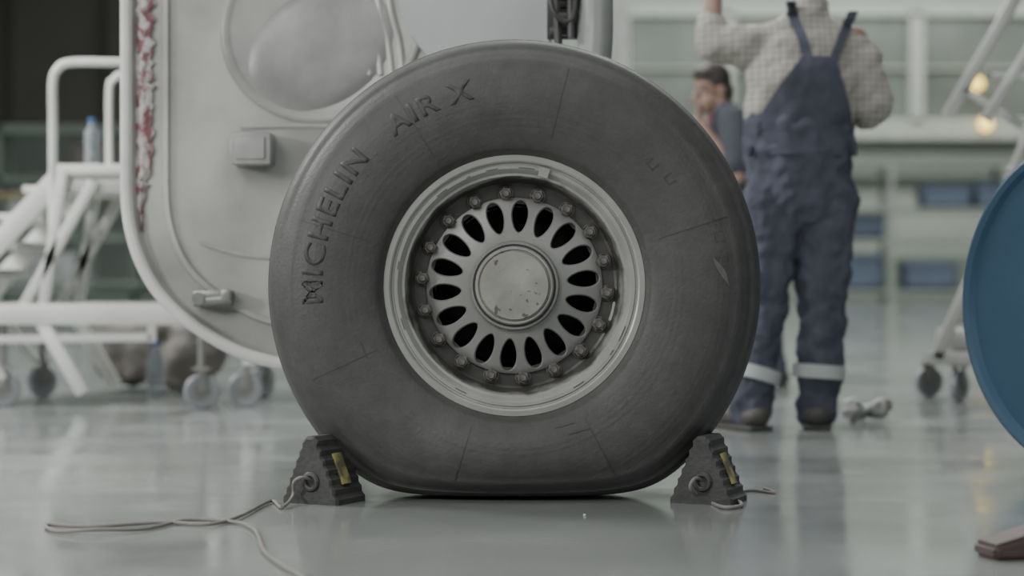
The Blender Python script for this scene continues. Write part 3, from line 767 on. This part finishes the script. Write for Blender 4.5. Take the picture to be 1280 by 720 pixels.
g.tube([(x0,d1,zd-0.25),(x0,d1,zd+0.2),(x0,d1,zt-0.09),(x0+0.02,d1,zt-0.03),(x0+0.08,d1,zt),(x0+0.3,d1,zt),(-1.3,d1,zt),(-1.25,d1,zt-0.06),(-1.25,d1,zd)],0.019,12,6)
g.done('handrail',M_rail,parent=st)
g=G(); x0=fx(131,d2)+0.02; zt=W(0,92,d2).z
g.tube([(x0,d2,zd),(x0,d2,zt-0.09),(x0+0.02,d2,zt-0.03),(x0+0.07,d2,zt),(x0+0.25,d2,zt),(-1.3,d2,zt),(-1.25,d2,zt-0.06),(-1.25,d2,zd)],0.016,12,6)
g.done('handrail',M_rail,parent=st)
for (x,y,a) in ((fx(38,9.26),9.26-0.5,0.3),(fx(30),d2,0.8),(xr,d1,0.2),(xr,d2,1.2),(fx(245,8.45),8.6,0.4)):
    g=G(); caster(g,(x,y),0.075,a); g.tube([(x,y,0.12),(x,y,zb)],0.016,10); g.done('caster_wheel',[M_steel,M_tread],parent=st)
def bottle(loc,h,label):
    g=G(); r=h*0.16
    M=Matrix.Translation(Vector(loc))@Matrix.Rotation(math.radians(-90),4,'X')
    pr=[(0.001,0.0),(r*0.9,0.0),(r,0.04*h),(r,0.3*h),(r*0.92,0.35*h),(r,0.4*h),(r,0.68*h),(r*0.45,0.86*h),(r*0.42,0.92*h)]
    g.lathe(pr,n=24,M=M)
    o=g.done('plastic_bottle',M_clear); tag(o,label,'bottle')
    g=G(); g.lathe([(0.001,h),(r*0.5,h),(r*0.5,0.9*h),(0.001,0.9*h)],n=20,M=M); g.done('bottle_cap',M_cap,parent=o)
bottle((fx(115,9.0),9.0,zd+0.026),0.22,'clear plastic water bottle standing on the platform deck')
g=G()
for i in range(14):
    x=-1.98+0.46*random.random(); y=9.9+0.4*random.random(); g.ell((x,y,0.11+0.05*random.random()),(0.13,0.13,0.13+0.05*random.random()),None,2)
g.box((-1.76,10.1,0.13),(0.46,0.45,0.26))
o=g.done('canvas_bag',M_tarp,remesh=0.02,sm=4,disp=[(0.06,0.12)]); tag(o,'crumpled brown canvas tool bag on the floor','bag')
b_=min((o.matrix_basis@v.co).z for v in o.data.vertices); o.location.z-=b_
bottle((fx(196,9.45),9.42,0.0),0.27,'clear plastic bottle standing on the floor by the canvas bag')

# ---------------- blue cable reel
an=math.radians(55); RC=Vector((1.606,5.56,0.479)); RR=0.475
reel=empty('cable_reel',(RC.x,RC.y,0),'large blue metal cable reel standing on the floor','cable reel')
MR=Matrix.Translation(RC)@Matrix.Rotation(-an,4,'Z')
g=G(); g.lathe([(RR-0.02,-0.03),(RR,-0.022),(RR+0.004,0.0),(RR,0.022),(RR-0.012,0.030),(RR-0.026,0.024),(RR-0.034,0.004),(RR-0.11,-0.004),(0.17,-0.01),(0.16,0.004),(0.05,0.004),(0.045,-0.03),(0.05,-0.03)],n=128,M=MR)
g.done('flange',M_blue,parent=reel,angle=30)
g=G(); MB=MR@Matrix.Translation(Vector((0,0.42,0)))
g.lathe([(RR-0.02,0.03),(RR,0.022),(RR+0.004,0.0),(RR,-0.022),(RR-0.03,-0.02),(RR-0.09,0.006),(0.05,0.0)],n=128,M=MB)
g.done('flange',M_blue,parent=reel,angle=30)
g=G(); g.lathe([(0.2,-0.01),(0.2,-0.41)],n=64,M=MR); g.done('drum_core',M_blue,parent=reel)
g=G(); pts=[]
for i in range(14*36):
    a=2*math.pi*i/36; pts.append(MR@Vector((0.22*math.cos(a),0.03+0.37*i/(14*36),0.22*math.sin(a))))
g.tube(pts,0.013,6); g.done('wound_cable',M_black,parent=reel)
g=G(); c=F(1262,697); 
V=[(-0.055,-0.05,0),(0.20,-0.05,0),(0.20,-0.05,0.10),(-0.055,-0.05,0.03),(-0.055,0.05,0),(0.20,0.05,0),(0.20,0.05,0.10),(-0.055,0.05,0.03)]
Rz=Matrix.Rotation(math.radians(12),3,'Z')
t=bmesh.new(); vs=[t.verts.new(c+Rz@Vector(v)) for v in V]
for f in ((0,1,2,3),(4,5,6,7),(0,1,5,4),(2,3,7,6),(0,3,7,4),(1,2,6,5)): t.faces.new([vs[i] for i in f])
bmesh.ops.recalc_face_normals(t,faces=t.faces); bmesh.ops.bevel(t,geom=list(t.edges),offset=0.008,segments=2,affect='EDGES'); g.merge(t)
o=g.done('wooden_wedge',M_wood); tag(o,'dark reddish-brown wooden wedge lying on the floor','wedge')

# ---------------- mobile ladder trolley
lad=empty('mobile_ladder',(2.25,9.3,0),'silver metal mobile ladder on castors','mobile ladder')
def P9(x,y,d=9.3): return W(x,y,d)
M_alu=mat('aluminium',(0.48,0.48,0.46),0.35,0.3)
g=G()
for d in (9.1,9.5):
    g.beam(P9(1165,448,d),P9(1400,448,d),0.05,0.06); g.beam(P9(1170,448,d),P9(1222,330,d),0.05,0.05); 
g.beam(P9(1165,448,9.1),P9(1165,448,9.5),0.05,0.05); g.beam(P9(1400,448,9.1),P9(1400,448,9.5),0.05,0.05)
g.beam(P9(1190,400,9.1),P9(1400,400,9.1),0.03,0.03)
g.box(P9(1200,425,9.3),(0.16,0.3,0.10),None,0.01)
g.done('base_frame',M_alu,parent=lad)
g=G()
for d in (9.1,9.5):
    g.beam(P9(1222,332,d),P9(1330,40,d),0.05,0.03); 
for i in range(6):
    t=(i+0.5)/6; a=P9(1222,332,9.1).lerp(P9(1330,40,9.1),t); b2=P9(1222,332,9.5).lerp(P9(1330,40,9.5),t); g.beam(a,b2,0.06,0.025)
g.done('ladder_section',M_alu,parent=lad)
g=G()
g.beam(P9(1184,146),P9(1276,-14),0.03,0.055); g.beam(P9(1232,150,9.1),P9(1300,40,9.1),0.03,0.045); g.beam(P9(1205,112),P9(1300,172),0.03,0.035)
g.beam(P9(1276,-14),P9(1360,60),0.03,0.03); g.beam(P9(1240,95),P9(1310,95),0.02,0.03); g.beam(P9(1355,60,9.3),P9(1380,450,9.3),0.04,0.04)
g.beam(P9(1300,172),P9(1375,200),0.03,0.03)
g.done('brace_arm',M_alu,parent=lad)
for (x,y,a) in ((P9(1190,0).x,9.15,0.9),(P9(1172,0).x,9.5,0.3),(P9(1395,0).x,9.1,0.3),(P9(1395,0).x,9.5,0.1)):
    g=G(); caster(g,(x,y),0.07,a); g.done('caster_wheel',[M_steel,M_tread],parent=lad)
g=G()
for i in range(9): g.ell(F(1085,527)+Vector((random.uniform(-.07,.07),random.uniform(-.05,.05),0.02+random.random()*0.03)),(0.04,0.03,0.03),None,2)
o=g.done('crumpled_wrapper',mat('pale_plastic_wrap',(0.30,0.30,0.29),0.3,bump=0.5,bscale=30),remesh=0.008,sm=2,disp=[(0.03,0.04)]); tag(o,'small crumpled pale plastic wrapper on the floor','wrapper')
b_=min((o.matrix_basis@v.co).z for v in o.data.vertices); o.location.z-=b_
g=G(); p=F(731,645); r=0.0035; g.ell((p.x,p.y,r*0.7),(r,r,r*0.8),None,2); 
o=g.done('paper_scrap',M_white,disp=[(0.003,0.01)]); tag(o,'tiny white paper scrap on the floor','paper scrap')

# ---------------- background racks and barrier
M_rack=mat('pale_rack_paint',(0.35,0.37,0.345),0.6)
rack=empty('storage_rack',(11,50,0),'pale metal storage rack along the hangar wall','rack')
for x in (6.4,9.2,12.0,14.8,17.6): 
    for y in (49.3,50.5): g=G(); g.box((x,y,1.7),(0.12,0.12,3.4)); g.done('upright',M_rack,parent=rack,smooth=False)
for z in (0.25,1.5,2.25,3.35):
    g=G(); g.box((12.0,49.9,z),(11.4,1.3,0.10)); g.done('shelf',M_rack,parent=rack,smooth=False)
def crate(x,y,z,w,h,dd=0.8):
    g=G()
    g.box((x,y,z+0.04),(w,dd,0.08)); 
    for s in (-1,1):
        g.box((x+s*(w/2-0.02),y,z+h/2),(0.04,dd,h)); g.box((x,y+s*(dd/2-0.02),z+h/2),(w,0.04,h)); g.box((x,y+s*(dd/2+0.01),z+h-0.06),(w+0.05,0.04,0.1))
    o=g.done('plastic_crate',M_blueD,smooth=False); tag(o,'blue plastic storage crate on the metal rack','crate','blue crates on the storage rack')
crate(10.6,49.9,2.3,1.2,0.55); crate(11.9,49.9,2.3,1.2,0.62); crate(8.4,49.9,0.3,1.3,0.9); crate(8.5,49.9,1.55,1.2,0.6); crate(13.4,49.9,0.3,1.2,0.6); crate(10.2,49.9,0.3,1.3,0.7)
bar=empty('safety_barrier',(-5,22,0),'green and yellow tubular safety barrier','barrier')
M_green=mat('green_paint',(0.16,0.205,0.175),0.6)
g=G(); g.tube([(-8,22,1.45),(-2.5,22,1.45)],0.04,10); g.done('top_rail',M_yellow,parent=bar)
g=G(); 
for z in (0.5,0.98): g.tube([(-8,22,z),(-2.5,22,z)],0.03,10)
for i in range(6): g.tube([(-8+i*1.1,22,0),(-8+i*1.1,22,1.45)],0.03,10)
g.done('barrier_frame',M_green,parent=bar)
cab=empty('equipment_shelf',(-7,30,0),'green-grey metal shelf unit with equipment','shelf unit')
g=G()
for x in (-9.5,-7.5,-5.5,-3.5): g.box((x,30,1.4),(0.1,0.8,2.8))
for z in (0.3,1.2,2.0,2.75): g.box((-6.5,30,z),(6,0.8,0.12))
g.done('shelf_frame',M_green,parent=cab,smooth=False)
for i,(x,z,w,h) in enumerate(((-8.8,1.26,1.0,0.5),(-7.0,1.26,0.8,0.6),(-6.0,2.06,0.9,0.5),(-4.6,1.26,1.2,0.4),(-8.4,2.06,1.2,0.4),(-6.8,0.36,1.2,0.6),(-4.8,0.36,1.2,0.6))):
    g=G(); g.box((x,30,z+h/2),(w,0.6,h),None,0.03); g.box((x,29.68,z+h*0.6),(w*0.4,0.04,0.05),None,0.01)
    o=g.done('equipment_case',M_panel if i%2 else M_tarp); tag(o,'plain equipment case on the metal shelf' if i%2 else 'brown equipment case on the metal shelf','case','equipment cases on the shelf')
M_lamp=mat('lamp_glow',(1.0,0.70,0.15),0.5,emit=3.5,col2=(1,0.70,0.15))
for (x,y) in ((1220,105),(1231,155)):
    p=W(x,y,55.5)
    g=G(); g.ell((p.x,p.y-0.1,p.z),(0.17,0.17,0.17),None,2); o=g.done('wall_lamp',M_lamp); tag(o,'small warm yellow round lamp on the wall','lamp','wall lamps')
    g=G(); g.box((p.x,p.y+0.15,p.z),(0.14,0.25,0.14),None,0.02); g.done('lamp_bracket',M_dark,parent=o)

# ---------------- lights
def area(loc,rot,size,e,col=(1,1,1),sy=None):
    l=bpy.data.lights.new('ceiling_and_fill_light','AREA'); l.energy=e; l.color=col; l.size=size  # overhead lamps and the added key and fill lamps share this name
    if sy: l.shape='RECTANGLE'; l.size_y=sy
    o=bpy.data.objects.new('ceiling_and_fill_light',l); COL.objects.link(o); o.location=loc
    o.rotation_euler=rot; return o
def aim(o,t):
    o.rotation_euler=(Vector(t)-o.location).to_track_quat('-Z','Y').to_euler()
area((0,5,12.5),(0,0,0),16,1050,(0.98,1,0.98),14)
area((0,28,12.8),(0,0,0),24,3900,(0.96,1,0.97),20)
area((10,48,12),(math.radians(25),0,0),20,2800,(0.96,1,0.95),8)
k=area((-4.5,-3,6),(0,0,0),4.0,440,(0.99,1,0.98)); aim(k,(0,5.2,0.4))  # added key light on the tyre face, hung below the ceiling
k=area((5,-6,5),(0,0,0),6,260,(0.97,1,0.99)); aim(k,(0,5.5,0.6))  # added fill light from front right, not a ceiling fixture
k=area((-5.5,7.6,4.5),(0,0,0),1.5,460,(0.99,1,0.98)); aim(k,(-2,8.6,0.7))  # added light to whiten the steps at left
k=area((-5,2.5,2.0),(0,0,0),0.7,140,(1,1,0.97)); aim(k,(-1.1,6.3,0.4))  # added low light for the bright lower-left part of the door
k=area((0,16,9),(0,0,0),6,950,(0.97,1,0.98)); aim(k,(0.3,6.5,0))
w=bpy.data.worlds.new('world'); scene.world=w; w.use_nodes=True; w.node_tree.nodes['Background'].inputs[0].default_value=(0.5,0.52,0.5,1); w.node_tree.nodes['Background'].inputs[1].default_value=0.3

# ---------------- camera
cd=bpy.data.cameras.new('camera'); cam=bpy.data.objects.new('camera',cd); COL.objects.link(cam); scene.camera=cam
cam.location=(0,0,CH); cam.rotation_euler=(math.radians(90),0,0)
cd.sensor_width=36; cd.lens=FPX/1280*36; cd.shift_y=-10/1280; cd.clip_end=200
cd.dof.use_dof=True; cd.dof.focus_distance=5.03; cd.dof.aperture_fstop=1.8
